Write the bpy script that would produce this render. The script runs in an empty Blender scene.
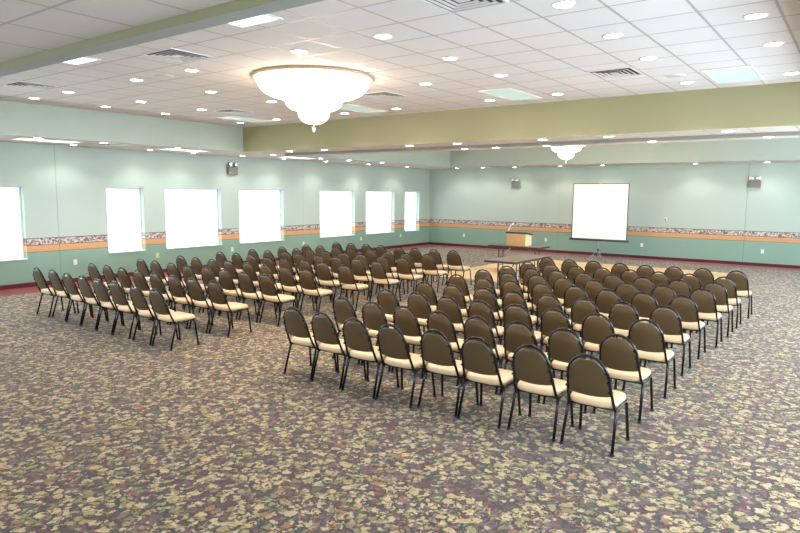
import bpy, bmesh, math, random
from mathutils import Vector, Matrix
random.seed(7)
PI = math.pi
scene = bpy.context.scene
COL = scene.collection

# ------------------------------------------------------------------ helpers
def link(o, parent=None):
    COL.objects.link(o)
    if parent is not None:
        o.parent = parent
    return o

def mesh_obj(name, bm, mats, parent=None, smooth=False, loc=None):
    bmesh.ops.recalc_face_normals(bm, faces=bm.faces[:])
    me = bpy.data.meshes.new(name)
    bm.to_mesh(me); bm.free()
    for m in (mats if isinstance(mats, (list, tuple)) else [mats]):
        me.materials.append(m)
    if smooth:
        for p in me.polygons: p.use_smooth = True
    o = bpy.data.objects.new(name, me)
    if loc: o.location = loc
    return link(o, parent)

def empty(name, loc=(0, 0, 0), rotz=0, parent=None):
    o = bpy.data.objects.new(name, None)
    o.empty_display_size = 0.1
    o.location = loc; o.rotation_euler = (0, 0, rotz)
    return link(o, parent)

def tag(o, label, cat, group=None):
    o['label'] = label; o['category'] = cat
    if group: o['group'] = group
    return o

def struct(o):
    o['kind'] = 'structure'; return o

def box(bm, x0, x1, y0, y1, z0, z1, mi=0, bev=0.0):
    r = bmesh.ops.create_cube(bm, size=1.0)
    vs = r['verts']
    for v in vs:
        v.co = Vector(((x0+x1)/2+v.co.x*(x1-x0), (y0+y1)/2+v.co.y*(y1-y0), (z0+z1)/2+v.co.z*(z1-z0)))
    fs = set(f for v in vs for f in v.link_faces)
    for f in fs: f.material_index = mi
    if bev > 0:
        es = set(e for v in vs for e in v.link_edges)
        bmesh.ops.bevel(bm, geom=list(es), offset=bev, segments=2, profile=0.5, affect='EDGES')
    return vs

def tube(bm, pts, r, n=8, mi=0, caps=True, flat=None):
    """round (or flat = (ra, rb) oval) bar along a list of points"""
    pts = [Vector(p) for p in pts]
    rings = []
    up = Vector((0, 0, 1))
    prev = None
    for i, p in enumerate(pts):
        if i == 0: t = pts[1]-pts[0]
        elif i == len(pts)-1: t = pts[-1]-pts[-2]
        else: t = (pts[i+1]-pts[i]).normalized()+(pts[i]-pts[i-1]).normalized()
        t.normalize()
        if prev is None:
            a = t.cross(up)
            if a.length < 0.1: a = t.cross(Vector((1, 0, 0)))
        else:
            a = prev-t*prev.dot(t)
        a.normalize(); prev = a; b = t.cross(a)
        rr = r[i] if isinstance(r, (list, tuple)) else r
        rings.append([bm.verts.new(p+(a*math.cos(2*PI*k/n)+b*math.sin(2*PI*k/n))*rr) for k in range(n)])
    for i in range(len(rings)-1):
        for k in range(n):
            f = bm.faces.new((rings[i][k], rings[i][(k+1) % n], rings[i+1][(k+1) % n], rings[i+1][k]))
            f.material_index = mi; f.smooth = True
    if caps:
        for rg in (rings[0], rings[-1]):
            f = bm.faces.new(rg); f.material_index = mi

def lathe(bm, prof, n=32, c=(0, 0, 0), mi=0, rib=0.0, nrib=0):
    rings = []
    for (r, z) in prof:
        ring = []
        for k in range(n):
            a = 2*PI*k/n
            rr = r*(1+rib*(math.cos(nrib*a))) if nrib else r
            ring.append(bm.verts.new((c[0]+rr*math.cos(a), c[1]+rr*math.sin(a), c[2]+z)))
        rings.append(ring)
    for i in range(len(rings)-1):
        for k in range(n):
            f = bm.faces.new((rings[i][k], rings[i][(k+1) % n], rings[i+1][(k+1) % n], rings[i+1][k]))
            f.material_index = mi; f.smooth = True
    for ring in (rings[0], rings[-1]):
        f = bm.faces.new(ring); f.material_index = mi

def quad(bm, pts, mi=0):
    f = bm.faces.new([bm.verts.new(p) for p in pts]); f.material_index = mi
    return f

# ------------------------------------------------------------------ materials
def srgb(r, g, b):
    def c(u):
        u /= 255.0
        return u/12.92 if u <= 0.04045 else ((u+0.055)/1.055)**2.4
    return (c(r), c(g), c(b), 1.0)

def new_mat(name):
    m = bpy.data.materials.new(name); m.use_nodes = True
    nt = m.node_tree
    return m, nt, nt.nodes['Principled BSDF']

class G:
    """tiny node-graph writer"""
    def __init__(s, nt): s.nt = nt
    def n(s, t, **kw):
        nd = s.nt.nodes.new(t)
        for k, v in kw.items(): setattr(nd, k, v)
        return nd
    def l(s, a, b): s.nt.links.new(a, b)
    def val(s, sock, v):
        if isinstance(v, (int, float, tuple, list)): sock.default_value = v
        else: s.l(v, sock)
    def m(s, op, a, b=None, c=None):
        nd = s.n('ShaderNodeMath', operation=op)
        s.val(nd.inputs[0], a)
        if b is not None: s.val(nd.inputs[1], b)
        if c is not None: s.val(nd.inputs[2], c)
        return nd.outputs[0]
    def mix(s, f, a, b):
        nd = s.n('ShaderNodeMix', data_type='RGBA')
        s.val(nd.inputs['Factor'], f)
        s.val(nd.inputs[6], a); s.val(nd.inputs[7], b)
        return nd.outputs[2]
    def ramp(s, f, stops, interp='LINEAR'):
        nd = s.n('ShaderNodeValToRGB'); cr = nd.color_ramp; cr.interpolation = interp
        while len(cr.elements) > 1: cr.elements.remove(cr.elements[-1])
        for i, (p, c) in enumerate(stops):
            e = cr.elements[0] if i == 0 else cr.elements.new(p)
            e.position = p; e.color = c
        s.l(f, nd.inputs[0]); return nd.outputs[0]
    def pos(s):
        nd = s.n('ShaderNodeNewGeometry'); sp = s.n('ShaderNodeSeparateXYZ'); s.l(nd.outputs['Position'], sp.inputs[0])
        return nd.outputs['Position'], sp.outputs[0], sp.outputs[1], sp.outputs[2]
    def noise(s, vec, scale, detail=3, rough=0.5):
        nd = s.n('ShaderNodeTexNoise'); nd.inputs['Scale'].default_value = scale
        nd.inputs['Detail'].default_value = detail; nd.inputs['Roughness'].default_value = rough
        if vec is not None: s.l(vec, nd.inputs['Vector'])
        return nd
    def band(s, v, c, w):      # 1 where |v-c|<w
        return s.m('LESS_THAN', s.m('ABSOLUTE', s.m('SUBTRACT', v, c)), w)
    def per(s, v, c, p, w):    # 1 on lines v = c + k p
        a = s.m('PINGPONG', s.m('SUBTRACT', v, c), p/2.0)
        return s.m('LESS_THAN', a, w)
    def bump(s, h, strength, dist, bsdf):
        nd = s.n('ShaderNodeBump'); nd.inputs['Strength'].default_value = strength; nd.inputs['Distance'].default_value = dist
        s.l(h, nd.inputs['Height']); s.l(nd.outputs[0], bsdf.inputs['Normal'])

def plain(name, col, rough=0.5, metal=0.0, spec=0.5, noise=0.0, nscale=30, bump=0.0, coat=0.0):
    m, nt, b = new_mat(name); g = G(nt)
    b.inputs['Base Color'].default_value = col
    b.inputs['Roughness'].default_value = rough; b.inputs['Metallic'].default_value = metal
    b.inputs['Specular IOR Level'].default_value = spec
    b.inputs['Coat Weight'].default_value = coat
    if noise or bump:
        tc = g.n('ShaderNodeTexCoord'); nz = g.noise(tc.outputs['Object'], nscale)
        if noise:
            c2 = tuple(min(1, c*(1+noise)) for c in col[:3])+(1,); c1 = tuple(c*(1-noise) for c in col[:3])+(1,)
            g.l(g.mix(nz.outputs['Fac'], c1, c2), b.inputs['Base Color'])
        if bump: g.bump(nz.outputs['Fac'], bump, 0.002, b)
    return m

def emit(name, col, strength):
    m, nt, b = new_mat(name)
    b.inputs['Base Color'].default_value = (0.8, 0.8, 0.8, 1)
    b.inputs['Emission Color'].default_value = col
    b.inputs['Emission Strength'].default_value = strength
    return m
# measured chair places (x, y of the top of each back), nearest row first
RCH = [[(9.888,-17.65),(10.381,-17.682),(10.881,-17.704),(11.369,-17.709),(11.871,-17.64),(12.361,-17.659),(12.867,-17.636),(13.421,-17.649)],[(9.874,-16.761),(10.392,-16.781),(10.868,-16.78),(11.362,-16.772),(11.863,-16.764),(12.343,-16.744),(12.857,-16.746),(13.378,-16.699)],[(9.897,-15.847),(10.373,-15.795),(10.869,-15.812),(11.384,-15.817),(11.824,-15.782),(12.335,-15.769),(12.842,-15.747),(13.381,-15.754)],[(9.897,-14.894),(10.387,-14.869),(10.868,-14.815),(11.364,-14.85),(11.851,-14.79),(12.368,-14.8),(12.834,-14.76),(13.336,-14.716)],[(9.807,-13.809),(10.382,-13.882),(10.838,-13.884),(11.342,-13.838),(11.81,-13.749),(12.329,-13.802),(12.819,-13.748),(13.324,-13.722)],[(9.807,-12.912),(10.365,-13.003),(10.829,-12.915),(11.34,-12.982),(11.817,-12.932),(12.324,-12.901),(12.848,-12.822),(13.388,-12.835)],[(9.879,-12.113),(10.364,-12.103),(10.86,-12.11),(11.352,-12.08),(11.81,-12.051),(12.333,-12.033),(12.881,-11.996),(13.4,-11.978)],[(9.868,-11.192),(10.396,-11.259),(10.865,-11.216),(11.359,-11.187),(11.855,-11.145),(12.369,-11.143),(12.841,-11.077),(13.401,-11.149)],[(9.802,-10.103),(10.323,-10.158),(10.821,-10.123),(11.374,-10.172),(11.891,-10.204),(12.338,-10.083),(12.866,-10.045),(13.423,-10.032)]]
LCH = [[(3.75,-17.781),(4.171,-17.742),(4.803,-17.792),(5.293,-17.793),(5.822,-17.818),(6.305,-17.821),(6.883,-17.835),(7.406,-17.851)],[(3.757,-16.829),(4.257,-16.815),(4.798,-16.836),(5.278,-16.833),(5.801,-16.839),(6.35,-16.861),(6.89,-16.862),(7.334,-16.839)],[(3.68,-15.803),(4.208,-15.826),(4.773,-15.844),(5.348,-15.897),(5.847,-15.848),(6.329,-15.849),(6.872,-15.849),(7.334,-15.816)],[(3.734,-14.935),(4.255,-14.94),(4.799,-14.94),(5.304,-14.925),(5.75,-14.861),(6.353,-14.928),(6.812,-14.887),(7.387,-14.926)],[(3.632,-13.848),(4.128,-13.797),(4.705,-13.874),(5.274,-13.911),(5.793,-13.914),(6.257,-13.833),(6.811,-13.902),(7.46,-13.979)],[(3.685,-12.971),(4.193,-12.944),(4.701,-12.851),(5.227,-12.942),(5.822,-12.942),(6.257,-12.929),(6.883,-12.942),(7.476,-13.033)],[(3.73,-12.069),(4.272,-12.11),(4.773,-12.157),(5.278,-12.157),(5.822,-12.157),(6.329,-12.157),(6.955,-12.191),(7.449,-12.132)],[(3.667,-11.165),(4.128,-11.165),(4.773,-11.256),(5.278,-11.256),(5.894,-11.256),(6.401,-11.281),(6.955,-11.305),(7.432,-11.165)],[(3.685,-10.039),(4.2,-10.039),(4.701,-10.006),(5.214,-10.036),(5.873,-10.13),(6.36,-10.13),(6.91,-10.123),(7.406,-10.039)]]
PANE_L, PANE_R, SPOT, CHAND, EXPO = 1.4, 14.5, 26.0, 9.5, 0.74
# ------------------------------------------------------------------ dimensions (metres)
W, YB = 17.2, -29.0            # room: x 0..W, y YB..0, floor z 0
H, H2, HN = 3.228, 3.85, 3.29  # low ceiling, raised ceiling, tiled ceiling behind the near edge
X1, X2 = 2.1, 15.1             # raised bays
BAYS = [(-20.17, -11.85), (-9.6, -1.75)]

# ---- walls: pale sage above, wallpaper border, mid green below
def wall_mat(axis, name, seams):
    m, nt, b = new_mat(name); g = G(nt)
    P, x, y, z = g.pos()
    s = (x, y)[axis]
    up, low = srgb(188, 203, 194), srgb(142, 173, 157)
    orange = srgb(214, 160, 108)
    cv = g.n('ShaderNodeCombineXYZ'); g.l(g.m('MULTIPLY', s, 1.0), cv.inputs[0]); g.l(g.m('MULTIPLY', z, 1.15), cv.inputs[1])
    nz = g.noise(cv.outputs[0], 9.0, 2)
    wp = g.n('ShaderNodeVectorMath', operation='MULTIPLY_ADD'); g.l(nz.outputs['Color'], wp.inputs[0])
    wp.inputs[1].default_value = (0.10, 0.10, 0); g.l(cv.outputs[0], wp.inputs[2])
    vo = g.n('ShaderNodeTexVoronoi'); vo.feature = 'F1'; vo.inputs['Scale'].default_value = 26.0; g.l(wp.outputs[0], vo.inputs['Vector'])
    sp = g.n('ShaderNodeSeparateColor'); g.l(vo.outputs['Color'], sp.inputs[0])
    pat = g.ramp(sp.outputs[0], [(0, srgb(214, 206, 196)), (0.34, srgb(132, 98, 108)), (0.54, srgb(196, 186, 176)), (0.70, srgb(126, 122, 118)), (0.84, srgb(172, 138, 140))], 'CONSTANT')
    edge = g.m('LESS_THAN', vo.outputs['Distance'], 0.018)
    pat = g.mix(edge, pat, srgb(236, 230, 216))
    # rule lines of the border
    pat = g.mix(g.m('MAXIMUM', g.band(z, 1.096, 0.008), g.band(z, 0.94, 0.007)), pat, srgb(96, 88, 88))
    nz2 = g.noise(cv.outputs[0], 22.0, 3)
    og = g.mix(nz2.outputs['Fac'], srgb(208, 152, 106), srgb(226, 174, 126))
    og = g.mix(g.band(z, 0.782, 0.007), og, srgb(120, 112, 84))
    c = g.mix(g.m('GREATER_THAN', z, 0.775), low, og)
    c = g.mix(g.m('GREATER_THAN', z, 0.933), c, pat)
    c = g.mix(g.m('GREATER_THAN', z, 1.104), c, up)
    for q, wt in seams:
        c = g.mix(g.m('MULTIPLY', g.band(s, q, 0.012), wt), c, srgb(70, 84, 76))
    g.l(c, b.inputs['Base Color']); b.inputs['Roughness'].default_value = 0.55
    b.inputs['Specular IOR Level'].default_value = 0.35
    nb = g.noise(P, 140.0, 2); g.bump(nb.outputs['Fac'], 0.12, 0.002, b)
    return m
M_wl = wall_mat(1, 'wall_vinyl_side', [(-15.63, 0.3), (-7.6, 0.1)])
M_wf = wall_mat(0, 'wall_vinyl_end', [(12.13, 0.35), (5.86, 0.12)])

# ---- carpet
def carpet():
    m, nt, b = new_mat('leaf_carpet'); g = G(nt)
    P, x, y, z = g.pos()
    nz = g.noise(P, 19.0, 5, 0.7)
    wp = g.n('ShaderNodeVectorMath', operation='MULTIPLY_ADD'); g.l(nz.outputs['Color'], wp.inputs[0])
    wp.inputs[1].default_value = (0.12, 0.12, 0); g.l(P, wp.inputs[2])
    def vor(scale, off, feat='F1'):
        ad = g.n('ShaderNodeVectorMath', operation='ADD'); g.l(wp.outputs[0], ad.inputs[0]); ad.inputs[1].default_value = (off, off*1.7, 0)
        v = g.n('ShaderNodeTexVoronoi'); v.feature = feat; v.inputs['Scale'].default_value = scale
        v.voronoi_dimensions = '2D'; g.l(ad.outputs[0], v.inputs['Vector'])
        s_ = g.n('ShaderNodeSeparateColor')
        if feat == 'F1': g.l(v.outputs['Color'], s_.inputs[0])
        return v, s_
    # ground: plum, mauve, slate, rust patches
    v0, s0 = vor(8.5, 0.0)
    c = g.ramp(s0.outputs[0], [(0, srgb(112, 82, 84)), (0.30, srgb(92, 62, 68)), (0.50, srgb(98, 92, 74)), (0.66, srgb(126, 98, 96)),
                               (0.86, srgb(118, 72, 58)), (0.92, srgb(74, 72, 68))], 'CONSTANT')
    # big leaves: tan and pale olive, with a lighter heart
    v1, s1 = vor(12.0, 3.3)
    leafc = g.ramp(s1.outputs[1], [(0, srgb(192, 166, 122)), (0.28, srgb(164, 146, 100)), (0.5, srgb(206, 178, 134)), (0.7, srgb(138, 126, 86)), (0.90, srgb(158, 108, 82))], 'CONSTANT')
    vein = g.m('GREATER_THAN', g.noise(P, 38.0, 4, 0.7).outputs['Fac'], 0.56)
    leafc = g.mix(g.m('MULTIPLY', vein, 0.55), leafc, srgb(112, 98, 72))
    isleaf = g.m('MULTIPLY', g.m('GREATER_THAN', s1.outputs[0], 0.27), g.m('LESS_THAN', v1.outputs['Distance'], 0.50))
    rim = g.m('MULTIPLY', g.m('GREATER_THAN', s1.outputs[0], 0.27), g.band(v1.outputs['Distance'], 0.58, 0.085))
    c = g.mix(isleaf, c, leafc)
    c = g.mix(g.m('MULTIPLY', rim, 0.95), c, srgb(46, 44, 48))
    # small leaves and berries
    v2, s2 = vor(26.0, 8.1)
    sm = g.ramp(s2.outputs[1], [(0, srgb(190, 176, 140)), (0.35, srgb(80, 58, 66)), (0.58, srgb(152, 144, 104)), (0.75, srgb(64, 68, 66)), (0.92, srgb(140, 82, 66))], 'CONSTANT')
    c = g.mix(g.m('MULTIPLY', g.m('GREATER_THAN', s2.outputs[0], 0.60), g.m('LESS_THAN', v2.outputs['Distance'], 0.5)), c, sm)
    # dark curling stems and outlines
    ve, _s = vor(10.0, 5.7, 'DISTANCE_TO_EDGE')
    stem = g.m('MULTIPLY', g.m('LESS_THAN', ve.outputs['Distance'], 0.075), g.m('GREATER_THAN', g.noise(P, 12.0, 2).outputs['Fac'], 0.42))
    c = g.mix(g.m('MULTIPLY', stem, 0.85), c, srgb(48, 46, 42))
    mott = g.noise(P, 70.0, 3, 0.7)
    c = g.mix(g.m('MULTIPLY', g.m('GREATER_THAN', mott.outputs['Fac'], 0.55), 0.28), c, srgb(84, 70, 66))
    nt2 = g.noise(P, 240.0, 2)
    c = g.mix(g.m('MULTIPLY', nt2.outputs['Fac'], 0.30), c, srgb(66, 52, 44))
    bd = g.m('MAXIMUM', g.m('LESS_THAN', x, 0.95), g.m('GREATER_THAN', y, -0.85))
    bd = g.m('MAXIMUM', bd, g.m('GREATER_THAN', x, W-0.95))
    c = g.mix(bd, c, g.mix(nt2.outputs['Fac'], srgb(142, 58, 48), srgb(112, 38, 40)))
    g.l(c, b.inputs['Base Color']); b.inputs['Roughness'].default_value = 0.9
    b.inputs['Specular IOR Level'].default_value = 0.2
    b.inputs['Sheen Weight'].default_value = 0.16; b.inputs['Sheen Roughness'].default_value = 0.45
    g.bump(nt2.outputs['Fac'], 0.5, 0.004, b)
    return m
M_carpet = carpet()

def tile_mat(name, gx, gy, p, col):
    m, nt, b = new_mat(name); g = G(nt)
    P, x, y, z = g.pos()
    nz = g.noise(P, 90.0, 3, 0.7)
    c2 = tuple(u*0.93 for u in col[:3])+(1,)
    c = g.mix(nz.outputs['Fac'], c2, col)
    # slow tile-to-tile difference
    cell = g.n('ShaderNodeCombineXYZ')
    g.l(g.m('FLOOR', g.m('DIVIDE', g.m('SUBTRACT', x, gx), p)), cell.inputs[0]); g.l(g.m('FLOOR', g.m('DIVIDE', g.m('SUBTRACT', y, gy), p)), cell.inputs[1])
    wn = g.n('ShaderNodeTexWhiteNoise'); wn.noise_dimensions = '2D'; g.l(cell.outputs[0], wn.inputs['Vector'])
    c = g.mix(g.m('MULTIPLY', wn.outputs['Value'], 0.10), c, srgb(190, 186, 180))
    ln = g.m('MAXIMUM', g.per(x, gx, p, 0.013), g.per(y, gy, p, 0.013))
    c = g.mix(g.m('MULTIPLY', ln, 0.65), c, srgb(142, 138, 134))
    g.l(c, b.inputs['Base Color'])
    g.l(g.m('SUBTRACT', 0.85, g.m('MULTIPLY', ln, 0.4)), b.inputs['Roughness'])
    b.inputs['Specular IOR Level'].default_value = 0.3
    h = g.m('ADD', g.m('MULTIPLY', nz.outputs['Fac'], 0.3), ln)
    g.bump(h, 0.35, 0.004, b)
    return m
M_tile = tile_mat('ceiling_tile_raised', 12.04, -17.65, 0.61, srgb(234, 231, 232))
M_tile_low = tile_mat('ceiling_tile_low', 11.2, -20.85, 0.62, srgb(218, 211, 203))
M_olive = plain('bulkhead_paint', srgb(163, 158, 122), 0.6, noise=0.03, nscale=3)
M_sage = plain('sage_bulkhead_paint', srgb(176, 188, 176), 0.6, noise=0.03, nscale=3)
M_lip = plain('bulkhead_lip_paint', srgb(160, 164, 161), 0.6)
M_header = plain('partition_track_paint', srgb(150, 148, 142), 0.5)
M_base = plain('vinyl_baseboard', srgb(96, 34, 46), 0.35)
M_white = plain('white_plastic', srgb(236, 236, 230), 0.35)
M_sill = plain('white_sill', srgb(240, 242, 240), 0.4)
M_alu = plain('pale_aluminium', srgb(205, 208, 208), 0.3, 0.6)

# ---- floor
bm = bmesh.new(); box(bm, -0.3, W+0.3, YB-0.3, 0.3, -0.12, 0.0)
struct(mesh_obj('floor', bm, M_carpet))

# ---- walls with window openings
WIN_L = [(-28.0, -26.2), (-25.3, -23.5), (-21.9, -20.05), (-18.15, -16.35), (-14.43, -13.43), (-12.80, -10.97), (-10.30, -8.50), (-6.80, -4.95), (-4.30, -2.52), (-1.80, -0.77)]
WIN_R = [(-27.0, -24.6), (-21.5, -19.4), (-18.15, -16.35), (-14.43, -13.43), (-12.80, -10.97), (-10.30, -8.50), (-6.80, -4.95), (-4.30, -2.52)]
WZ0, WZ1 = 0.632, 2.268
TH = 0.22
def side_wall(name, xin, xout, wins, mat, zt=0.0):
    bm = bmesh.new()
    ys = [YB]+[v for w in wins for v in w]+[0.25]
    zs = [-0.05, WZ0, WZ1, H2+0.1]
    for i in range(len(ys)-1):
        hole = i % 2 == 1
        for k in range(3):
            if hole and k == 1: continue
            box(bm, min(xin, xout), max(xin, xout), ys[i], ys[i+1], zs[k], zs[k+1])
    bmesh.ops.remove_doubles(bm, verts=bm.verts[:], dist=1e-5)
    # drop the hidden faces between neighbouring blocks
    seen = {}
    for f in bm.faces:
        k = tuple(round(c, 3) for c in f.calc_center_median())
        seen.setdefault(k, []).append(f)
    bmesh.ops.delete(bm, geom=[f for fs in seen.values() if len(fs) > 1 for f in fs], context='FACES')
    return struct(mesh_obj(name, bm, mat))
side_wall('wall_left', 0.0, -TH, WIN_L, M_wl)
side_wall('wall_right', W, W+TH, WIN_R, M_wl)
bm = bmesh.new(); box(bm, -TH, W+TH, 0.0, 0.25, -0.05, H2+0.1); struct(mesh_obj('wall_far', bm, M_wf))
bm = bmesh.new(); box(bm, -TH, W+TH, YB-0.25, YB, -0.05, H2+0.1); struct(mesh_obj('wall_near', bm, M_wf))

# ---- baseboards
def baseb(name, a):
    bm = bmesh.new(); box(bm, *a, 0.0, 0.10, bev=0.004); struct(mesh_obj(name, bm, M_base))
baseb('baseboard_left', (0.0, 0.014, YB, -0.014)); baseb('baseboard_right', (W-0.014, W, YB, -0.014))
baseb('baseboard_far', (0.0, W, -0.014, 0.0)); baseb('baseboard_near', (0.0, W, YB, YB+0.014))

# ---- ceiling (low tiled ceiling, two raised bays with painted sides)
bm = bmesh.new()
def cq(x0, x1, y0, y1, z, mi): quad(bm, [(x0, y0, z), (x1, y0, z), (x1, y1, z), (x0, y1, z)], mi)
LIPY = -20.31
cq(0, X1, LIPY, 0, H, 1); cq(X2, W, LIPY, 0, H, 1)
cq(X1, X2, LIPY, BAYS[0][0], H, 3); cq(X1, X2, BAYS[0][1], BAYS[1][0], H, 1); cq(X1, X2, BAYS[1][1], 0, H, 1)
cq(0, W, YB, LIPY, HN, 1)
quad(bm, [(0, LIPY, H), (W, LIPY, H), (W, LIPY, HN), (0, LIPY, HN)], 2)
for y0, y1 in BAYS:
    cq(X1, X2, y0, y1, H2, 0)
    quad(bm, [(X1, y0, H), (X2, y0, H), (X2, y0, H2), (X1, y0, H2)], 2 if y0 < -15 else 4)
    quad(bm, [(X1, y1, H), (X2, y1, H), (X2, y1, H2), (X1, y1, H2)], 2 if y0 < -15 else 4)
    quad(bm, [(X1, y0, H), (X1, y1, H), (X1, y1, H2), (X1, y0, H2)], 4)
    quad(bm, [(X2, y0, H), (X2, y1, H), (X2, y1, H2), (X2, y0, H2)], 4)
bmesh.ops.remove_doubles(bm, verts=bm.verts[:], dist=1e-4)
ceil = struct(mesh_obj('ceiling', bm, [M_tile, M_tile_low, M_olive, M_lip, M_sage]))
# folding partition header across the room between the two raised bays
bm = bmesh.new(); box(bm, 2.6, W-2.6+1.5, -10.88, -10.76, H-0.06, H, bev=0.004)
struct(mesh_obj('trim_1', bm, M_header))

# ---- windows
def window(n, xin, s, y0, y1, mpane):
    # s = -1: outside lies at smaller x
    fr = bmesh.new()
    xo0, xo1 = sorted((xin+s*0.15, xin+s*0.20))
    t = 0.035
    for a in ((y0, y0+t, WZ0, WZ1), (y1-t, y1, WZ0, WZ1), (y0+t, y1-t, WZ0, WZ0+t), (y0+t, y1-t, WZ1-t, WZ1)):
        box(fr, xo0, xo1, a[0], a[1], a[2], a[3], bev=0.003)
    w = struct(mesh_obj('window_%d' % n, fr, M_sill))
    bp = bmesh.new(); xa, xb = sorted((xin+s*0.172, xin+s*0.178))
    box(bp, xa, xb, y0+t-0.003, y1-t+0.003, WZ0+t-0.003, WZ1-t+0.003)
    mesh_obj('window_pane', bp, mpane, w)
    bs = bmesh.new(); xa, xb = sorted((xin-s*0.035, xin+s*0.15))
    box(bs, xa, xb, y0+0.002, y1-0.002, WZ0, WZ0+0.018, bev=0.003)
    mesh_obj('window_sill', bs, M_sill, w)
    return w
M_pane = emit('daylight_through_pale_shade', (0.76, 0.93, 1.0, 1), PANE_L)
M_pane_r = emit('daylight_through_clear_glass', (0.68, 0.85, 1.0, 1), PANE_R)
for i, (a, b_) in enumerate(WIN_L): window(i+1, 0.0, -1, a, b_, M_pane_r if i < 3 else M_pane)
for i, (a, b_) in enumerate(WIN_R): window(i+1+len(WIN_L), W, 1, a, b_, M_pane_r)

# ------------------------------------------------------------------ chairs
M_black = plain('black_gloss_metal', srgb(22, 22, 24), 0.2, 0.0, 0.45, coat=0.0)
M_brown = plain('brown_vinyl_back', srgb(84, 66, 42), 0.36, 0.0, 0.8, coat=0.35, noise=0.10, nscale=26, bump=0.15)
M_tan = plain('tan_vinyl_pad', srgb(218, 188, 150), 0.34, 0.0, 0.6, noise=0.04, nscale=18, bump=0.08)
M_foot = plain('black_rubber', srgb(18, 18, 18), 0.7)
HZ = 0.628
def by(z):      # lean of the back
    pts = [(0.33, 0.105), (0.42, 0.062), (0.50, 0.028), (0.60, -0.008), (0.72, -0.044), (0.80, -0.061), (0.88, -0.073)]
    if z <= pts[0][0]: return pts[0][1]
    for (a, ya), (b, yb) in zip(pts, pts[1:]):
        if z <= b: return ya+(yb-ya)*(z-a)/(b-a)
    return pts[-1][1]
def hoop_hw(z): # half width of the hoop centre line below the arch
    return 0.205-0.024*max(0, min(1, (z-0.37)/(HZ-0.37)))
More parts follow.
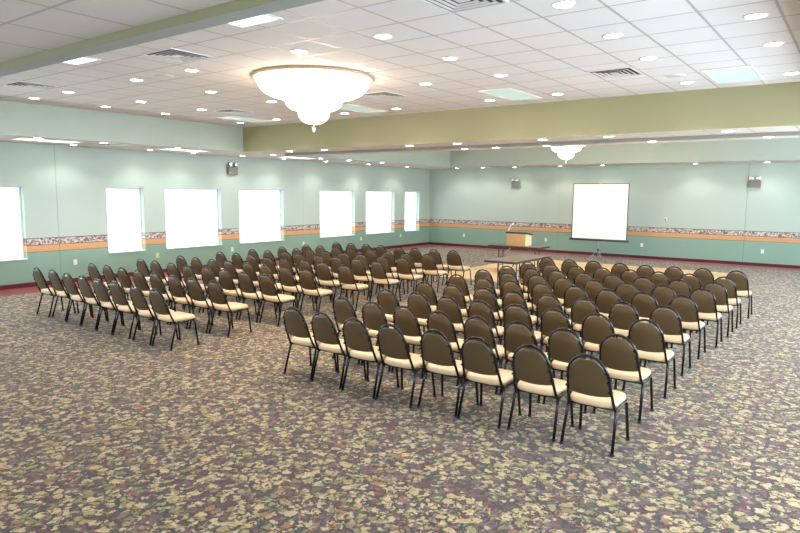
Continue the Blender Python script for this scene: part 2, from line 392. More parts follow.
def make_chair():
    root = empty('banquet_chair')
    # back frame: arched tube, side brackets
    bm = bmesh.new(); pts = []
    for k in range(7):
        z = 0.37+(HZ-0.37)*k/6.0; pts.append((-hoop_hw(z), by(z), z))
    for k in range(1, 20):
        t = PI-PI*k/20.0; z = HZ+0.2255*abs(math.sin(t))**0.93; pts.append((0.181*math.cos(t), by(z), z))
    for k in range(6, -1, -1):
        z = 0.37+(HZ-0.37)*k/6.0; pts.append((hoop_hw(z), by(z), z))
    tube(bm, pts, 0.0130, 8)
    for s in (-1, 1):
        for z in (0.545, 0.635, 0.715):
            hw = hoop_hw(z) if z < HZ else 0.181*math.cos(math.asin((z-HZ)/0.2255))
            box(bm, s*hw-0.019, s*hw+0.013, by(z)-0.017, by(z)+0.012, z-0.008, z+0.008)
    mesh_obj('back_frame', bm, M_black, root)
    # seat frame
    bm = bmesh.new()
    loop = [(-0.205, 0.085, 0.372), (-0.208, 0.12, 0.366), (-0.205, 0.38, 0.378), (-0.19, 0.425, 0.381), (0.19, 0.425, 0.381), (0.205, 0.38, 0.378), (0.208, 0.12, 0.366), (0.205, 0.085, 0.372)]
    tube(bm, loop, 0.010, 8)
    tube(bm, [(-0.205, 0.10, 0.369), (0.205, 0.10, 0.369)], 0.009, 6)
    box(bm, -0.15, 0.15, 0.14, 0.36, 0.384, 0.396)
    mesh_obj('seat_frame', bm, M_black, root)
    # legs
    for sx in (-1, 1):
        for rear in (True, False):
            bm = bmesh.new()
            if rear: pl = [(sx*0.206, 0.135, 0.368), (sx*0.210, 0.098, 0.352), (sx*0.214, 0.082, 0.30), (sx*0.224, 0.0, 0.012)]
            else: pl = [(sx*0.198, 0.395, 0.379), (sx*0.204, 0.412, 0.350), (sx*0.221, 0.448, 0.012)]
            tube(bm, pl, 0.0138, 8)
            leg = mesh_obj('leg', bm, M_black, root)
            bm = bmesh.new(); e = pl[-1]
            lathe(bm, [(0.013, 0.0), (0.0175, 0.002), (0.0175, 0.022), (0.015, 0.026)], 10, (e[0], e[1], 0.0))
            mesh_obj('rubber_foot', bm, M_foot, leg)
    # seat pad
    bm = bmesh.new(); N = 40
    def outline(k, inset):
        t = 2*PI*k/N; c, s = math.cos(t), math.sin(t)
        a, b = 0.213-inset, 0.213-inset
        e = 2/4.2
        x = a*math.copysign(abs(c)**e, c); y = b*math.copysign(abs(s)**e, s)
        x *= 1-0.05*(-y/b)*0.5
        return x, y+0.248
    prof = [(0.386, 0.035), (0.388, 0.012), (0.398, 0.003), (0.412, 0.0), (0.428, 0.002), (0.441, 0.010), (0.449, 0.025), (0.454, 0.055), (0.457, 0.10), (0.458, 0.16)]
    rings = []
    for z, ins in prof:
        rg = []
        for k in range(N):
            x, y = outline(k, ins); zz = z+0.004*math.sin((y-0.04)/0.42*PI)-(0.010*max(0, (y-0.38)/0.08) if z > 0.42 else 0)
            rg.append(bm.verts.new((x, y, zz)))
        rings.append(rg)
    for i in range(len(rings)-1):
        for k in range(N): bm.faces.new((rings[i][k], rings[i][(k+1) % N], rings[i+1][(k+1) % N], rings[i+1][k]))
    bm.faces.new(rings[0]); bm.faces.new(rings[-1])
    mesh_obj('seat', bm, M_tan, root, smooth=True)
    # backrest: brown outer shell, tan cushion on the sitter's side
    def panel(name, mat, off0, thick, zlo, ins, puff):
        bm = bmesh.new(); NU, NV = 14, 16
        def zmax(x):
            arch = HZ+(0.2145-ins)*max(0.0, 1-(x/(0.170-ins*0.2))**2)**0.465
            return min(arch, 0.823-ins+0.006*abs(x)/0.08)
        def hwz(z):
            return (hoop_hw(z) if z < HZ else hoop_hw(HZ))-0.0105-ins
        front, back = [], []
        for j in range(NV+1):
            v = j/NV
            fr, bk = [], []
            for i in range(NU+1):
                u = -1+2*i/NU
                uu = math.sin(u*PI/2)
                xt = uu*0.169
                z0 = zlo+0.018*uu*uu
                z1 = max(zmax(xt), HZ)
                z = z0+(z1-z0)*v
                x = uu*hwz(z)*(1-0) if z < HZ else uu*(hwz(HZ)+(0.0)*v)
                yy = by(z)-0.020*(1-uu*uu)+off0
                edge = min(1.0, 4*(1-abs(uu)))*min(1.0, 5*v)*min(1.0, 5*(1-v))
                bk.append(bm.verts.new((x, yy-0.004*edge, z)))
                fr.append(bm.verts.new((x, yy+thick*(0.35+0.65*edge**0.5)*puff+thick*(1-puff), z)))
            front.append(fr); back.append(bk)
        for G_, in ((front,), (back,)):
            for j in range(NV):
                for i in range(NU):
                    bm.faces.new((G_[j][i], G_[j][i+1], G_[j+1][i+1], G_[j+1][i]))
        for j in range(NV):
            for i in (0, NU):
                bm.faces.new((front[j][i], front[j+1][i], back[j+1][i], back[j][i]))
        for i in range(NU):
            for j in (0, NV):
                bm.faces.new((front[j][i], front[j][i+1], back[j][i+1], back[j][i]))
        bmesh.ops.remove_doubles(bm, verts=bm.verts[:], dist=1e-5)
        return mesh_obj(name, bm, mat, root, smooth=True)
    panel('backrest', M_brown, -0.006, 0.010, 0.486, 0.0, 0.0)
    c = panel('back_cushion', M_tan, 0.005, 0.030, 0.492, 0.006, 1.0)
    return root

def copy_tree(o, parent=None):
    c = o.copy(); COL.objects.link(c)
    if parent is not None: c.parent = parent
    for ch in o.children: copy_tree(ch, c)
    return c

ORD = ['first', 'second', 'third', 'fourth', 'fifth', 'sixth', 'seventh', 'eighth', 'ninth', 'tenth', 'eleventh', 'twelfth']
proto = make_chair()
first = True
RCH[0][6] = (12.895, -17.636)
for r_i in range(3): RCH[r_i] = [(a+0.012, b) for a, b in RCH[r_i]]
for grid in (RCH, LCH):
    for row_ in grid:
        for _ in range(40):
            for c in range(7):
                gap = row_[c+1][0]-row_[c][0]
                if gap < 0.490:
                    d = (0.4915-gap)/2
                    row_[c] = (row_[c][0]-d, row_[c][1]); row_[c+1] = (row_[c+1][0]+d, row_[c+1][1])
for blk, grid in (('right', RCH), ('left', LCH)):
    for r in range(9):
        for c in range(8):
            o = proto if first else copy_tree(proto)
            first = False
            x, y = grid[r][c]
            o.location = (x, y+0.071, 0.0)
            # small turns of single chairs
            o.rotation_euler = (0, 0, random.uniform(-0.012, 0.012))
            ai = c if blk == 'right' else 7-c
            row = 'nearest row' if r == 0 else ('farthest row' if r == 8 else ORD[r]+' row back')
            pos_ = 'on the aisle' if ai == 0 else (('at the right-hand end' if blk == 'right' else 'at the window end') if ai == 7 else ORD[ai]+' from the aisle')
            tag(o, 'black-framed tan and brown chair, %s of the %s block, %s' % (row, blk, pos_), 'chair',
                'banquet chairs in the %s block' % blk)

# ------------------------------------------------------------------ ceiling fixtures
M_ring = plain('white_trim_ring', srgb(232, 228, 220), 0.35)
M_lamp = emit('downlight_lamp', (1.0, 0.95, 0.86, 1), 25.0)
bm = bmesh.new()
def ringprof(bm, r0, r1, z0, n=24):
    prof = [(r1, 0.0), (r1, z0*0.4), (r1-0.012, z0), (r0+0.006, z0), (r0, z0*0.3), (r0, 0.0)]
    rings = [[bm.verts.new((r*math.cos(2*PI*k/n), r*math.sin(2*PI*k/n), z)) for k in range(n)] for r, z in prof]
    for i in range(len(rings)):
        a, b = rings[i], rings[(i+1) % len(rings)]
        for k in range(n): bm.faces.new((a[k], a[(k+1) % n], b[(k+1) % n], b[k]))
ringprof(bm, 0.082, 0.108, -0.012)
dl_root = empty('downlight')
dr = mesh_obj('trim_ring', bm, M_ring, dl_root, smooth=True)
bm = bmesh.new(); lathe(bm, [(0.084, -0.001), (0.084, -0.005), (0.06, -0.010), (0.0005, -0.012)], 20)
mesh_obj('lamp', bm, M_lamp, dl_root, smooth=True)
sd = bpy.data.lights.new('downlight_beam', 'SPOT'); sd.energy = SPOT; sd.spot_size = math.radians(130); sd.spot_blend = 0.6
sd.shadow_soft_size = 0.07; sd.color = (1.0, 0.95, 0.88)
sl = bpy.data.objects.new('downlight_beam', sd); sl.location = (0, 0, -0.03); link(sl, dl_root)
dl_first = True
def downlight(x, y, z, label, group):
    global dl_first
    o = dl_root if dl_first else copy_tree(dl_root)
    dl_first = False
    o.location = (x, y, z); tag(o, label, 'ceiling light', group)
    return o
XS = [2.98, 4.23, 6.30, 7.65, 9.72, 10.98, 12.97, 14.28]
for j, y in enumerate([-17.33, -16.0, -14.67, -12.65]):
    n = 0
    for i, x in enumerate(XS):
        xx = {3: 7.62, 4: 9.72}.get(i, x) if j == 1 else x
        n += 1
        downlight(xx, y, H2, 'round recessed downlight in the nearer raised ceiling, %s row, %s from left' % (['nearest', 'second', 'third', 'farthest'][j], ORD[n-1]), 'downlights in the nearer raised ceiling')
for j, y in enumerate([-8.2, -6.9, -4.4, -3.1]):
    for i, x in enumerate(XS[::2] if j % 2 else XS[1::2]):
        downlight(x, y, H2, 'round recessed downlight in the farther raised ceiling, %s row, %s from left' % (['nearest', 'second', 'third', 'farthest'][j], ORD[i]), 'downlights in the farther raised ceiling')
for i, y in enumerate([-15.52, -13.62, -12.35, -10.7, -9.1, -7.2, -5.0, -2.64]):
    downlight(0.68, y, H, 'recessed downlight in the low ceiling close to the window wall, %s from the left' % ORD[i], 'downlights beside the window wall')
for i, y in enumerate([-16.8, -15.45, -13.64, -10.6, -8.7, -7.4, -5.7]):
    downlight(1.85, y, H, 'recessed downlight at the inner edge of the window-side low ceiling, %s from the left' % ORD[i], 'downlights along the inner edge of the window-side low ceiling')
for i, x in enumerate([3.44, 4.62, 7.14, 8.35, 10.22, 11.46, 13.36]):
    downlight(x, -11.48, H, 'recessed downlight on the near side of the low beam, %s from the left' % ORD[i], 'downlights on the near side of the low beam')
for i, x in enumerate([7.7, 8.5, 9.7, 11.84, 13.77]):
    downlight(x, -10.1, H, 'recessed downlight on the far side of the low beam, %s from the left' % ORD[i], 'downlights on the far side of the low beam')
for i, x in enumerate([1.77, 2.98, 4.34, 6.15, 7.7, 10.71, 12.69]):
    downlight(x, -0.72, H, 'recessed downlight in the low ceiling along the far wall, %s from the left' % ORD[i], 'downlights along the far wall')
wd = sd.copy(); wd.color = (1.0, 0.84, 0.62); wd.energy = SPOT*1.3
for i, (x, y) in enumerate([(x, y) for y in (-21.6, -24.2, -27.0) for x in (3.0, 6.3, 9.6, 12.9)]):
    o = downlight(x, y, HN, 'recessed downlight in the low ceiling behind the viewer', 'downlights behind the viewer')
    for ch in o.children:
        if ch.type == 'LIGHT': ch.data = wd

# troffers: white frame, ribbed lens
def troffer_mat():
    m, nt, b = new_mat('ribbed_lens_sky_glow'); g = G(nt)
    tc = g.n('ShaderNodeTexCoord'); sp = g.n('ShaderNodeSeparateXYZ'); g.l(tc.outputs['Object'], sp.inputs[0])
    w = g.m('SINE', g.m('MULTIPLY', sp.outputs[1], 70.0))
    b.inputs['Base Color'].default_value = srgb(205, 225, 222); b.inputs['Roughness'].default_value = 0.2
    b.inputs['Emission Color'].default_value = (0.66, 0.95, 0.95, 1); b.inputs['Emission Strength'].default_value = 0.2  # turquoise tint and glow stand in for sky reflected in the unlit lens
    g.bump(w, 0.5, 0.01, b); return m
M_lens = troffer_mat()
M_lens_on = emit('lit_lens', (0.82, 0.94, 1.0, 1), 1.2)
def troffer(x, y, z, wx, wy, label, group, on):
    t = empty('fluorescent_troffer', (x, y, z)); tag(t, label, 'ceiling light', group)
    bm = bmesh.new(); f = 0.03
    for a in ((-wx/2, wx/2, -wy/2, -wy/2+f), (-wx/2, wx/2, wy/2-f, wy/2), (-wx/2, -wx/2+f, -wy/2+f, wy/2-f), (wx/2-f, wx/2, -wy/2+f, wy/2-f)):
        box(bm, *a, -0.014, 0.0, bev=0.002)
    mesh_obj('frame', bm, M_ring, t)
    bm = bmesh.new(); box(bm, -wx/2+f, wx/2-f, -wy/2+f, wy/2-f, -0.009, -0.001)
    mesh_obj('lens', bm, M_lens_on if on else M_lens, t)
G1 = 'troffers in the nearer raised ceiling'
troffer(7.0, -19.02, H2, 0.58, 1.22, 'bright white rectangular troffer at upper left, beside the near bulkhead', G1, True)
troffer(10.32, -19.02, H2, 0.58, 1.22, 'bright white rectangular troffer above and left of the large chandelier', G1, True)
troffer(3.65, -13.05, H2, 0.56, 1.22, 'pale turquoise troffer left of the large chandelier', G1, False)
troffer(7.0, -13.05, H2, 0.56, 1.22, 'pale turquoise troffer just right of the large chandelier', G1, False)
troffer(10.32, -13.05, H2, 0.56, 1.22, 'half-bright troffer over the middle of the nearer raised ceiling', G1, False)
troffer(13.62, -12.95, H2, 0.60, 1.22, 'large pale turquoise ribbed troffer at upper right', G1, False)
G2 = 'troffers in the window-side low ceiling'
troffer(1.38, -16.4, H, 0.58, 1.22, 'lit troffer in the low ceiling above the leftmost window', G2, True)
troffer(1.35, -13.1, H, 0.58, 1.22, 'lit troffer in the low ceiling above the third window', G2, True)
troffer(1.45, -9.3, H, 0.58, 1.22, 'lit troffer in the low ceiling above the fourth window', G2, True)

# square air diffusers with nested louvres
M_lou = plain('diffuser_white', srgb(222, 220, 222), 0.35, 0.1)
M_dark = plain('duct_shade', srgb(54, 46, 42), 0.8)
def vent(x, y, z, label, group):
    t = empty('air_diffuser', (x, y, z)); tag(t, label, 'air vent', group)
    bm = bmesh.new(); box(bm, -0.27, 0.27, -0.27, 0.27, -0.004, -0.001); mesh_obj('duct_shade_plate', bm, M_dark, t)  # flat dark plate in place of the shade inside the duct
    bm = bmesh.new(); f = 0.025; s = 0.30
    for a in ((-s, s, -s, -s+f), (-s, s, s-f, s), (-s, -s+f, -s+f, s-f), (s-f, s, -s+f, s-f)): box(bm, *a, -0.012, 0.0, bev=0.002)
    mesh_obj('frame', bm, M_lou, t)
    for h in (0.235, 0.175, 0.115):
        bm = bmesh.new(); q = 0.029
        def ring(h, z): return [bm.verts.new(p) for p in ((-h, -h, z), (h, -h, z), (h, h, z), (-h, h, z))]
        rs = [ring(h, -0.016), ring(h-q, -0.010), ring(h-q, -0.007), ring(h, -0.013)]
        for i in range(4):
            p, q_ = rs[i], rs[(i+1) % 4]
            for k in range(4): bm.faces.new((p[k], p[(k+1) % 4], q_[(k+1) % 4], q_[k]))
        mesh_obj('louvre', bm, M_lou, t)
    bm = bmesh.new(); box(bm, -0.055, 0.055, -0.055, 0.055, -0.014, -0.008, bev=0.002); mesh_obj('centre_plate', bm, M_lou, t)
G3 = 'air diffusers in the nearer raised ceiling'
vent(4.4, -18.0, H2, 'square air diffuser at far left, above the green bulkhead corner', G3)
vent(8.32, -18.0, H2, 'large square air diffuser up and left of the large chandelier', G3)
vent(12.32, -17.96, H2, 'square air diffuser cut by the top of the picture', G3)
vent(4.52, -14.1, H2, 'dark thin air diffuser between the chandelier and the left bulkhead', G3)
vent(8.48, -14.15, H2, 'dark thin air diffuser just right of the large chandelier rim', G3)
vent(12.34, -13.97, H2, 'square air diffuser at right beside the round ceiling speaker', G3)
vent(1.45, -15.0, H, 'air diffuser in the low ceiling above the second window', 'air diffusers in the window-side low ceiling')
vent(1.35, -7.0, H, 'air diffuser in the low ceiling above the fifth window', 'air diffusers in the window-side low ceiling')

def grille_mat():
    m, nt, b = new_mat('perforated_grille'); g = G(nt)
    tc = g.n('ShaderNodeTexCoord'); v = g.n('ShaderNodeTexVoronoi'); v.inputs['Scale'].default_value = 90; g.l(tc.outputs['Object'], v.inputs['Vector'])
    g.l(g.ramp(v.outputs['Distance'], [(0.0, srgb(150, 150, 146)), (0.5, srgb(214, 214, 208))]), b.inputs['Base Color']); b.inputs['Roughness'].default_value = 0.5
    return m
M_gr = grille_mat()
for x, y, lab in ((6.93, -17.3, 'round white ceiling speaker left of the large chandelier'), (12.95, -13.3, 'round white ceiling speaker beside the diffuser at right')):
    t = empty('ceiling_speaker', (x, y, H2)); tag(t, lab, 'speaker', 'ceiling speakers')
    bm = bmesh.new(); ringprof(bm, 0.125, 0.15, -0.012, 32); mesh_obj('rim', bm, M_ring, t, smooth=True)
    bm = bmesh.new(); lathe(bm, [(0.127, -0.001), (0.127, -0.007), (0.06, -0.010), (0.0005, -0.011)], 32); mesh_obj('grille', bm, M_gr, t, smooth=True)

# ---- crystal chandeliers
M_cry = emit('glowing_crystal_strands', (1.0, 0.80, 0.56, 1), CHAND)
M_rim = plain('ribbed_gilt_rim', srgb(196, 168, 142), 0.4, 0.1)
M_glass = plain('clear_crystal', srgb(240, 236, 224), 0.05, 0.0, 0.8)
M_glass.node_tree.nodes['Principled BSDF'].inputs['Transmission Weight'].default_value = 0.7
def chandelier(x, y, z, label, energy):
    t = empty('chandelier', (x, y, z)); tag(t, label, 'chandelier', 'tiered crystal chandeliers')
    bm = bmesh.new(); lathe(bm, [(0.86, 0.0), (0.878, -0.010), (0.876, -0.028), (0.862, -0.04), (0.842, -0.042), (0.815, -0.030), (0.80, 0.0)], 288, rib=0.006, nrib=72)
    mesh_obj('rim', bm, M_rim, t, smooth=True)
    prof = {'upper_tier': [(0.79, -0.04), (0.80, -0.075), (0.785, -0.12), (0.755, -0.175), (0.695, -0.228), (0.61, -0.27), (0.51, -0.297), (0.39, -0.31)],
            'middle_tier': [(0.385, -0.29), (0.405, -0.33), (0.40, -0.375), (0.365, -0.425), (0.31, -0.458), (0.225, -0.478)],
            'lower_tier': [(0.21, -0.47), (0.222, -0.515), (0.215, -0.56), (0.185, -0.602), (0.14, -0.638), (0.08, -0.66), (0.03, -0.666)]}
    for nm, pr in prof.items():
        bm = bmesh.new(); lathe(bm, pr, 288, rib=0.007, nrib=96)
        mesh_obj(nm, bm, M_cry, t, smooth=True)
    bm = bmesh.new(); lathe(bm, [(0.006, -0.66), (0.006, -0.70), (0.012, -0.705), (0.024, -0.725), (0.028, -0.745), (0.02, -0.765), (0.004, -0.78)], 8)
    mesh_obj('finial', bm, M_glass, t)
chandelier(8.665, -16.0, H2, 'huge tiered crystal chandelier glowing under the nearer raised ceiling', 0)
chandelier(8.36, -5.68, H2, 'distant glowing crystal chandelier half hidden behind the low beam', 0)

# ------------------------------------------------------------------ wall fittings
M_grey = plain('grey_metal_box', srgb(128, 124, 118), 0.45, 0.2)
M_blk = plain('black_plastic', srgb(34, 34, 34), 0.4)
M_refl = plain('bright_reflector', srgb(235, 240, 240), 0.12, 0.5)
def emergency(loc, rz, label):
    t = empty('emergency_light', loc, rz); tag(t, label, 'emergency light', 'twin-head emergency lights')
    bm = bmesh.new(); box(bm, -0.17, 0.17, -0.11, 0.0, -0.13, 0.09, bev=0.012); mesh_obj('battery_box', bm, M_grey, t)
    for s in (-1, 1):
        bm = bmesh.new()
        tube(bm, [(s*0.10, -0.055, 0.085), (s*0.10, -0.06, 0.12)], 0.014, 8)
        prof = [(0.03, 0.06), (0.055, 0.02), (0.070, -0.03), (0.072, -0.045)]
        rings = []
        for r, d in prof:
            rings.append([bm.verts.new((s*0.10+r*math.cos(2*PI*k/20), -0.06+(-0.045+(-d+0.06)*0.0) + (d)*0.9, 0.165+r*math.sin(2*PI*k/20))) for k in range(20)])
        for i in range(3):
            for k in range(20): bm.faces.new((rings[i][k], rings[i][(k+1) % 20], rings[i+1][(k+1) % 20], rings[i+1][k]))
        bm.faces.new(rings[0])
        hd = mesh_obj('lamp_head', bm, M_blk, t, smooth=True)
        bm = bmesh.new(); yy = -0.105-0.04
        r1 = [bm.verts.new((s*0.10+0.066*math.cos(2*PI*k/20), yy, 0.165+0.066*math.sin(2*PI*k/20))) for k in range(20)]
        r2 = [bm.verts.new((s*0.10+0.03*math.cos(2*PI*k/20), yy-0.012, 0.165+0.03*math.sin(2*PI*k/20))) for k in range(20)]
        for k in range(20): bm.faces.new((r1[k], r1[(k+1) % 20], r2[(k+1) % 20], r2[k]))
        bm.faces.new(r2)
        mesh_obj('lens', bm, M_refl, hd, smooth=True)
emergency((0.0, -10.58, 2.83), PI/2, 'grey twin-head emergency light on the window wall above the third and fourth windows')
emergency((4.10, 0.0, 2.60), 0, 'grey twin-head emergency light on the far wall left of the projection screen')
emergency((12.33, 0.0, 2.60), 0, 'grey twin-head emergency light on the far wall right of the projection screen')

M_plate = plain('outlet_plate', srgb(240, 240, 232), 0.35)
M_plate2 = plain('ivory_outlet_plate', srgb(226, 218, 180), 0.35)
def outlet(loc, rz, label, mat):
    t = empty('wall_outlet', loc, rz); tag(t, label, 'outlet', 'wall outlets')
    bm = bmesh.new(); box(bm, -0.045, 0.045, -0.008, 0.0, -0.065, 0.065, bev=0.003); mesh_obj('cover_plate', bm, mat, t)
    for z in (-0.026, 0.026):
        bm = bmesh.new(); box(bm, -0.017, 0.017, -0.011, -0.008, z-0.014, z+0.014, bev=0.002)
        for s in (-1, 1): box(bm, s*0.006-0.0015, s*0.006+0.0015, -0.0115, -0.0105, z-0.004, z+0.006, 1)
        mesh_obj('socket', bm, [mat, M_blk], t)
for y, lab, mt in ((-15.28, 'white outlet on the green wall between the leftmost window and the narrow second window', M_plate),
                   (-13.09, 'ivory outlet between the second and third windows', M_plate2),
                   (-10.6, 'pale outlet between the third and fourth windows', M_plate),
                   (-7.62, 'white outlet between the fourth and fifth windows', M_plate),
                   (-4.6, 'white outlet between the fifth and sixth windows', M_plate),
                   (-2.1, 'small white outlet left of the last narrow window', M_plate)):
    outlet((0.0, y, 0.48), PI/2, lab, mt)
for x, lab in ((1.75, 'white outlet on the far wall close to the left corner'), (5.39, 'white outlet on the far wall beside the lectern'),
               (8.97, 'white outlet on the far wall right of the projection screen'), (12.67, 'white outlet on the far wall at far right')):
    outlet((x, 0.0, 0.47), 0, lab, M_plate)
t = empty('thermostat', (9.71, 0.0, 1.40)); tag(t, 'small round thermostat on the far wall above the border, right of the screen', 'thermostat')
bm = bmesh.new()
rings = [[bm.verts.new((r*math.cos(2*PI*k/20), yy, r*math.sin(2*PI*k/20))) for k in range(20)] for r, yy in ((0.055, 0.0), (0.055, -0.012), (0.045, -0.02))]
for i in range(2):
    for k in range(20): bm.faces.new((rings[i][k], rings[i][(k+1) % 20], rings[i+1][(k+1) % 20], rings[i+1][k]))
bm.faces.new(rings[2]); mesh_obj('base_plate', bm, M_white, t)
bm = bmesh.new(); box(bm, -0.028, 0.028, -0.036, -0.018, -0.035, 0.012, bev=0.008); mesh_obj('dial', bm, M_grey, t)

# ------------------------------------------------------------------ dance floor
def parquet():
    m, nt, b = new_mat('maple_parquet'); g = G(nt)
    P, x, y, z = g.pos()
    cell = g.n('ShaderNodeCombineXYZ'); g.l(g.m('FLOOR', g.m('DIVIDE', x, 0.3)), cell.inputs[0]); g.l(g.m('FLOOR', g.m('DIVIDE', y, 0.3)), cell.inputs[1])
    chk = g.m('MODULO', g.m('ABSOLUTE', g.m('ADD', g.m('FLOOR', g.m('DIVIDE', x, 0.3)), g.m('FLOOR', g.m('DIVIDE', y, 0.3)))), 2.0)
    fx = g.m('FLOOR', g.m('DIVIDE', x, 0.05)); fy = g.m('FLOOR', g.m('DIVIDE', y, 0.05))
    a = g.m('ADD', g.m('MULTIPLY', fx, chk), g.m('MULTIPLY', fy, g.m('SUBTRACT', 1.0, chk)))
    cv = g.n('ShaderNodeCombineXYZ'); g.l(a, cv.inputs[0]); g.l(g.m('ADD', g.m('MULTIPLY', g.m('FLOOR', g.m('DIVIDE', x, 0.3)), 7.0), g.m('FLOOR', g.m('DIVIDE', y, 0.3))), cv.inputs[1])
    wn = g.n('ShaderNodeTexWhiteNoise'); wn.noise_dimensions = '2D'; g.l(cv.outputs[0], wn.inputs['Vector'])
    c = g.mix(wn.outputs['Value'], srgb(208, 168, 118), srgb(232, 200, 150))
    ln = g.m('MAXIMUM', g.per(x, 0, 0.3, 0.003), g.per(y, 0, 0.3, 0.003))
    c = g.mix(g.m('MULTIPLY', ln, 0.6), c, srgb(120, 84, 52))
    g.l(c, b.inputs['Base Color']); b.inputs['Roughness'].default_value = 0.35
    return m
t = empty('dance_floor', (9.1, -5.75, 0.0)); tag(t, 'light wooden parquet dance floor laid on the carpet in front of the tables', 'dance floor')
bm = bmesh.new(); box(bm, -3.2, 3.2, -2.95, 2.95, 0.0, 0.014); mesh_obj('parquet', bm, parquet(), t)
bm = bmesh.new()
for a in ((-3.24, 3.24, -2.99, -2.95), (-3.24, 3.24, 2.95, 2.99), (-3.24, -3.2, -2.95, 2.95), (3.2, 3.24, -2.95, 2.95)): box(bm, *a, 0.0, 0.012, bev=0.002)
mesh_obj('edge_trim', bm, M_alu, t)

# ------------------------------------------------------------------ folding tables
M_lam = plain('grey_brown_laminate', srgb(104, 92, 80), 0.4, noise=0.05, nscale=60)
M_edge = plain('dark_vinyl_edge', srgb(52, 48, 46), 0.4)
M_leg = plain('grey_steel', srgb(74, 78, 90), 0.35, 0.4)
M_chr = plain('bright_steel', srgb(198, 200, 200), 0.2, 0.8)
def table(loc, L, D, along_y, label, zt=0.745, inset=0.24, spread=0.11):
    t = empty('folding_table', loc, PI/2 if along_y else 0); tag(t, label, 'table', 'folding tables')
    bm = bmesh.new(); box(bm, -L/2, L/2, -D/2, D/2, zt-0.022, zt, 0, bev=0.004)
    mesh_obj('tabletop', bm, M_lam, t)
    bm = bmesh.new(); e = 0.007
    for a in ((-L/2-e, L/2+e, -D/2-e, -D/2+0.001), (-L/2-e, L/2+e, D/2-0.001, D/2+e), (-L/2-e, -L/2+0.001, -D/2, D/2), (L/2-0.001, L/2+e, -D/2, D/2)):
        box(bm, *a, zt-0.048, zt-0.0005)
    mesh_obj('edge_band', bm, M_edge, t)
    for s in (-1, 1):
        x0 = s*(L/2-inset)
        bm = bmesh.new()
        tube(bm, [(x0, -D/2+0.09, zt-0.03), (x0, D/2-0.09, zt-0.03)], 0.010, 8)
        tube(bm, [(x0, -D/2+spread, 0.16), (x0, D/2-spread, 0.16)], 0.009, 8)
        mesh_obj('crossbar', bm, M_leg, t)
        for q in (-1, 1):
            bm = bmesh.new()
            tube(bm, [(x0, q*(D/2-spread), zt-0.024), (x0, q*(D/2-spread), 0.10), (x0, q*(D/2-spread+0.02), 0.0)], 0.015, 8)
            mesh_obj('leg', bm, M_leg, t)
        bm = bmesh.new(); tube(bm, [(x0, 0, zt-0.36), (x0-s*0.36, 0, zt-0.024)], 0.012, 8)
        tube(bm, [(x0, -D/2+spread, zt-0.36), (x0, D/2-spread, zt-0.36)], 0.008, 8)
        mesh_obj('brace', bm, M_chr, t)
table((8.865, -9.55, 0.0), 1.83, 0.75, True, 'folding table end-on in front of the chairs, empty grey-brown top', inset=0.44)
table((7.38, -6.46, 0.014), 1.52, 0.75, False, 'folding table carrying the wooden lectern', inset=0.2, spread=0.24)

# ---- table-top lectern
def wood():
    m, nt, b = new_mat('oak_veneer'); g = G(nt)
    tc = g.n('ShaderNodeTexCoord'); mp = g.n('ShaderNodeMapping'); mp.inputs['Scale'].default_value = (3, 3, 22); g.l(tc.outputs['Object'], mp.inputs[0])
    nz = g.noise(mp.outputs[0], 3.0, 4)
    g.l(g.mix(nz.outputs['Fac'], srgb(196, 146, 92), srgb(226, 184, 130)), b.inputs['Base Color']); b.inputs['Roughness'].default_value = 0.4
    return m
M_oak = wood()
zt = 0.759
t = empty('lectern', (7.36, -6.42, zt)); tag(t, 'light oak table-top lectern with dark slanted top and gooseneck microphone', 'lectern')
LW, LD, LH = 0.29, 0.20, 0.345
bm = bmesh.new(); box(bm, -LW, LW, -LD, -LD+0.018, 0.0, LH); mesh_obj('front_panel', bm, M_oak, t)
for s in (-1, 1):
    bm = bmesh.new(); x0, x1 = (s*LW-s*0.018, s*LW)
    vs = box(bm, min(x0, x1), max(x0, x1), -LD+0.018, LD, 0.0, LH)
    for v_ in vs:
        if v_.co.z > 0.1 and v_.co.y > 0: v_.co.z -= 0.06
    o = mesh_obj('side_panel', bm, plain('pale_side', srgb(226, 200, 160), 0.4) if s == 1 else M_oak, t)  # right side panel paler and plainer than the left one
bm = bmesh.new(); box(bm, -LW+0.018, LW-0.018, -LD+0.018, LD-0.01, 0.12, 0.138); mesh_obj('shelf', bm, M_oak, t)
bm = bmesh.new(); vs = box(bm, -LW-0.02, LW+0.02, -LD-0.02, LD+0.03, LH-0.004, LH+0.04)
for v_ in vs:
    if v_.co.y > 0: v_.co.z -= 0.06
mesh_obj('slanted_top', bm, plain('black_laminate', srgb(40, 38, 34), 0.35), t)
bm = bmesh.new(); pts = [(-0.235, -0.17, LH+0.02), (-0.228, -0.17, LH+0.10), (-0.205, -0.165, LH+0.18), (-0.16, -0.15, LH+0.24), (-0.11, -0.13, LH+0.275)]
tube(bm, pts, 0.019, 8); lathe(bm, [(0.028, 0), (0.028, 0.012), (0.01, 0.02)], 16, (-0.235, -0.17, LH+0.018))
g1 = mesh_obj('gooseneck', bm, plain('polished_chrome', srgb(240, 240, 240), 0.15, 0.6), t)
bm = bmesh.new(); tube(bm, [(-0.125, -0.136, LH+0.268), (-0.06, -0.11, LH+0.295)], [0.011, 0.015], 10)
mesh_obj('microphone_capsule', bm, M_blk, g1)

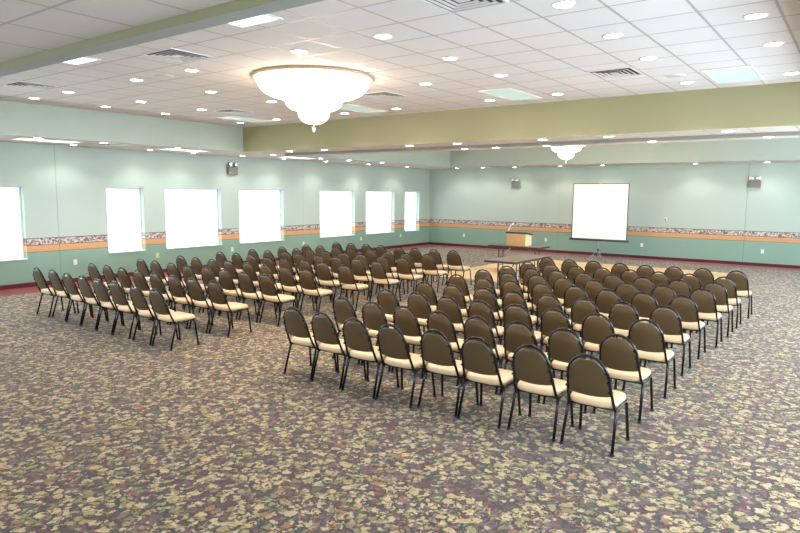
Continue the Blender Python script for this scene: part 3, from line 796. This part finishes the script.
# ------------------------------------------------------------------ tripod projection screen
t = empty('projection_screen', (8.10, -1.95, 0.0)); tag(t, 'white portable projection screen on a tripod before the far wall', 'projection screen')
SX, Z0, Z1 = 0.935, 0.735, 2.575
M_scr = plain('matte_white_screen', srgb(250, 250, 250), 0.8)
M_scr.node_tree.nodes['Principled BSDF'].inputs['Emission Color'].default_value = (1, 1, 1, 1)
bm = bmesh.new(); box(bm, -SX+0.028, SX-0.028, -0.034, -0.031, Z0+0.01, Z1-0.02)
sh = mesh_obj('screen_sheet', bm, M_scr, t)
bm = bmesh.new()
for s in (-1, 1): box(bm, s*(SX-0.014)-0.014, s*(SX-0.014)+0.014, -0.0345, -0.0305, Z0+0.01, Z1-0.02)
box(bm, -SX, SX, -0.0345, -0.0305, Z1-0.02, Z1)
mesh_obj('black_masking', bm, M_blk, sh)
bm = bmesh.new(); tube(bm, [(-SX-0.06, -0.03, Z0-0.03), (SX+0.06, -0.03, Z0-0.03)], 0.036, 12); mesh_obj('roller_case', bm, plain('charcoal_case', srgb(58, 56, 58), 0.4), t)
bm = bmesh.new(); tube(bm, [(0, 0, 0.06), (0, 0, 1.5)], 0.019, 10); tube(bm, [(0, 0, 1.45), (0, 0, Z1+0.02)], 0.012, 8)
tube(bm, [(0, 0.0, Z1+0.02), (0, -0.034, Z1+0.015)], 0.01, 6)
box(bm, -0.03, 0.03, -0.04, 0.02, Z0-0.07, Z0+0.02, bev=0.004)
mesh_obj('pole', bm, plain('pale_pole', srgb(176, 176, 182), 0.3, 0.4), t)
bm = bmesh.new(); box(bm, -0.04, 0.04, -0.046, -0.028, Z1-0.008, Z1+0.022, bev=0.004); mesh_obj('top_hook', bm, M_alu, t)
bm = bmesh.new(); lathe(bm, [(0.034, 0.33), (0.034, 0.40), (0.024, 0.41)], 14); mesh_obj('collar', bm, M_blk, t)
for a in (90, 210, 330):
    c_, s_ = math.cos(math.radians(a)), math.sin(math.radians(a))
    bm = bmesh.new(); tube(bm, [(0.025*c_, 0.025*s_, 0.36), (0.34*c_, 0.34*s_, 0.014)], 0.006, 8)
    tube(bm, [(0.02*c_, 0.02*s_, 0.09), (0.17*c_, 0.17*s_, 0.195)], 0.005, 6)
    lg = mesh_obj('leg', bm, M_alu, t)
    bm = bmesh.new(); lathe(bm, [(0.016, 0.0), (0.016, 0.02), (0.012, 0.03)], 10, (0.34*c_, 0.34*s_, 0.0)); mesh_obj('rubber_foot', bm, M_foot, lg)

# ------------------------------------------------------------------ world, camera, view
w = bpy.data.worlds.new('daylight'); scene.world = w; w.use_nodes = True
w.node_tree.nodes['Background'].inputs[0].default_value = (0.8, 0.9, 1.0, 1); w.node_tree.nodes['Background'].inputs[1].default_value = 1.0

cd = bpy.data.cameras.new('camera'); cam = bpy.data.objects.new('camera', cd); link(cam)
yaw, pit, rol = -0.6356174531, -0.1159297205, 0.0089804716
f = Vector((math.sin(yaw)*math.cos(pit), math.cos(yaw)*math.cos(pit), math.sin(pit)))
r0 = Vector((math.cos(yaw), -math.sin(yaw), 0)); u0 = r0.cross(f)
r_ = r0*math.cos(rol)+u0*math.sin(rol); u_ = -r0*math.sin(rol)+u0*math.cos(rol)
m4 = Matrix((r_, u_, -f)).transposed().to_4x4(); m4.translation = Vector((15.2398, -22.7693, 2.2))
cam.matrix_world = m4
cd.sensor_width = 36.0; cd.lens = 630.273/800*36.0; cd.clip_end = 200; cd.clip_start = 0.05
scene.camera = cam
vs_ = scene.view_settings
vs_.view_transform = 'Standard'; vs_.look = 'None'; vs_.gamma = 1.0; vs_.exposure = EXPO; vs_.use_curve_mapping = False
scene.cycles.max_bounces = 10; scene.cycles.diffuse_bounces = 6
scene.cycles.use_denoising = True
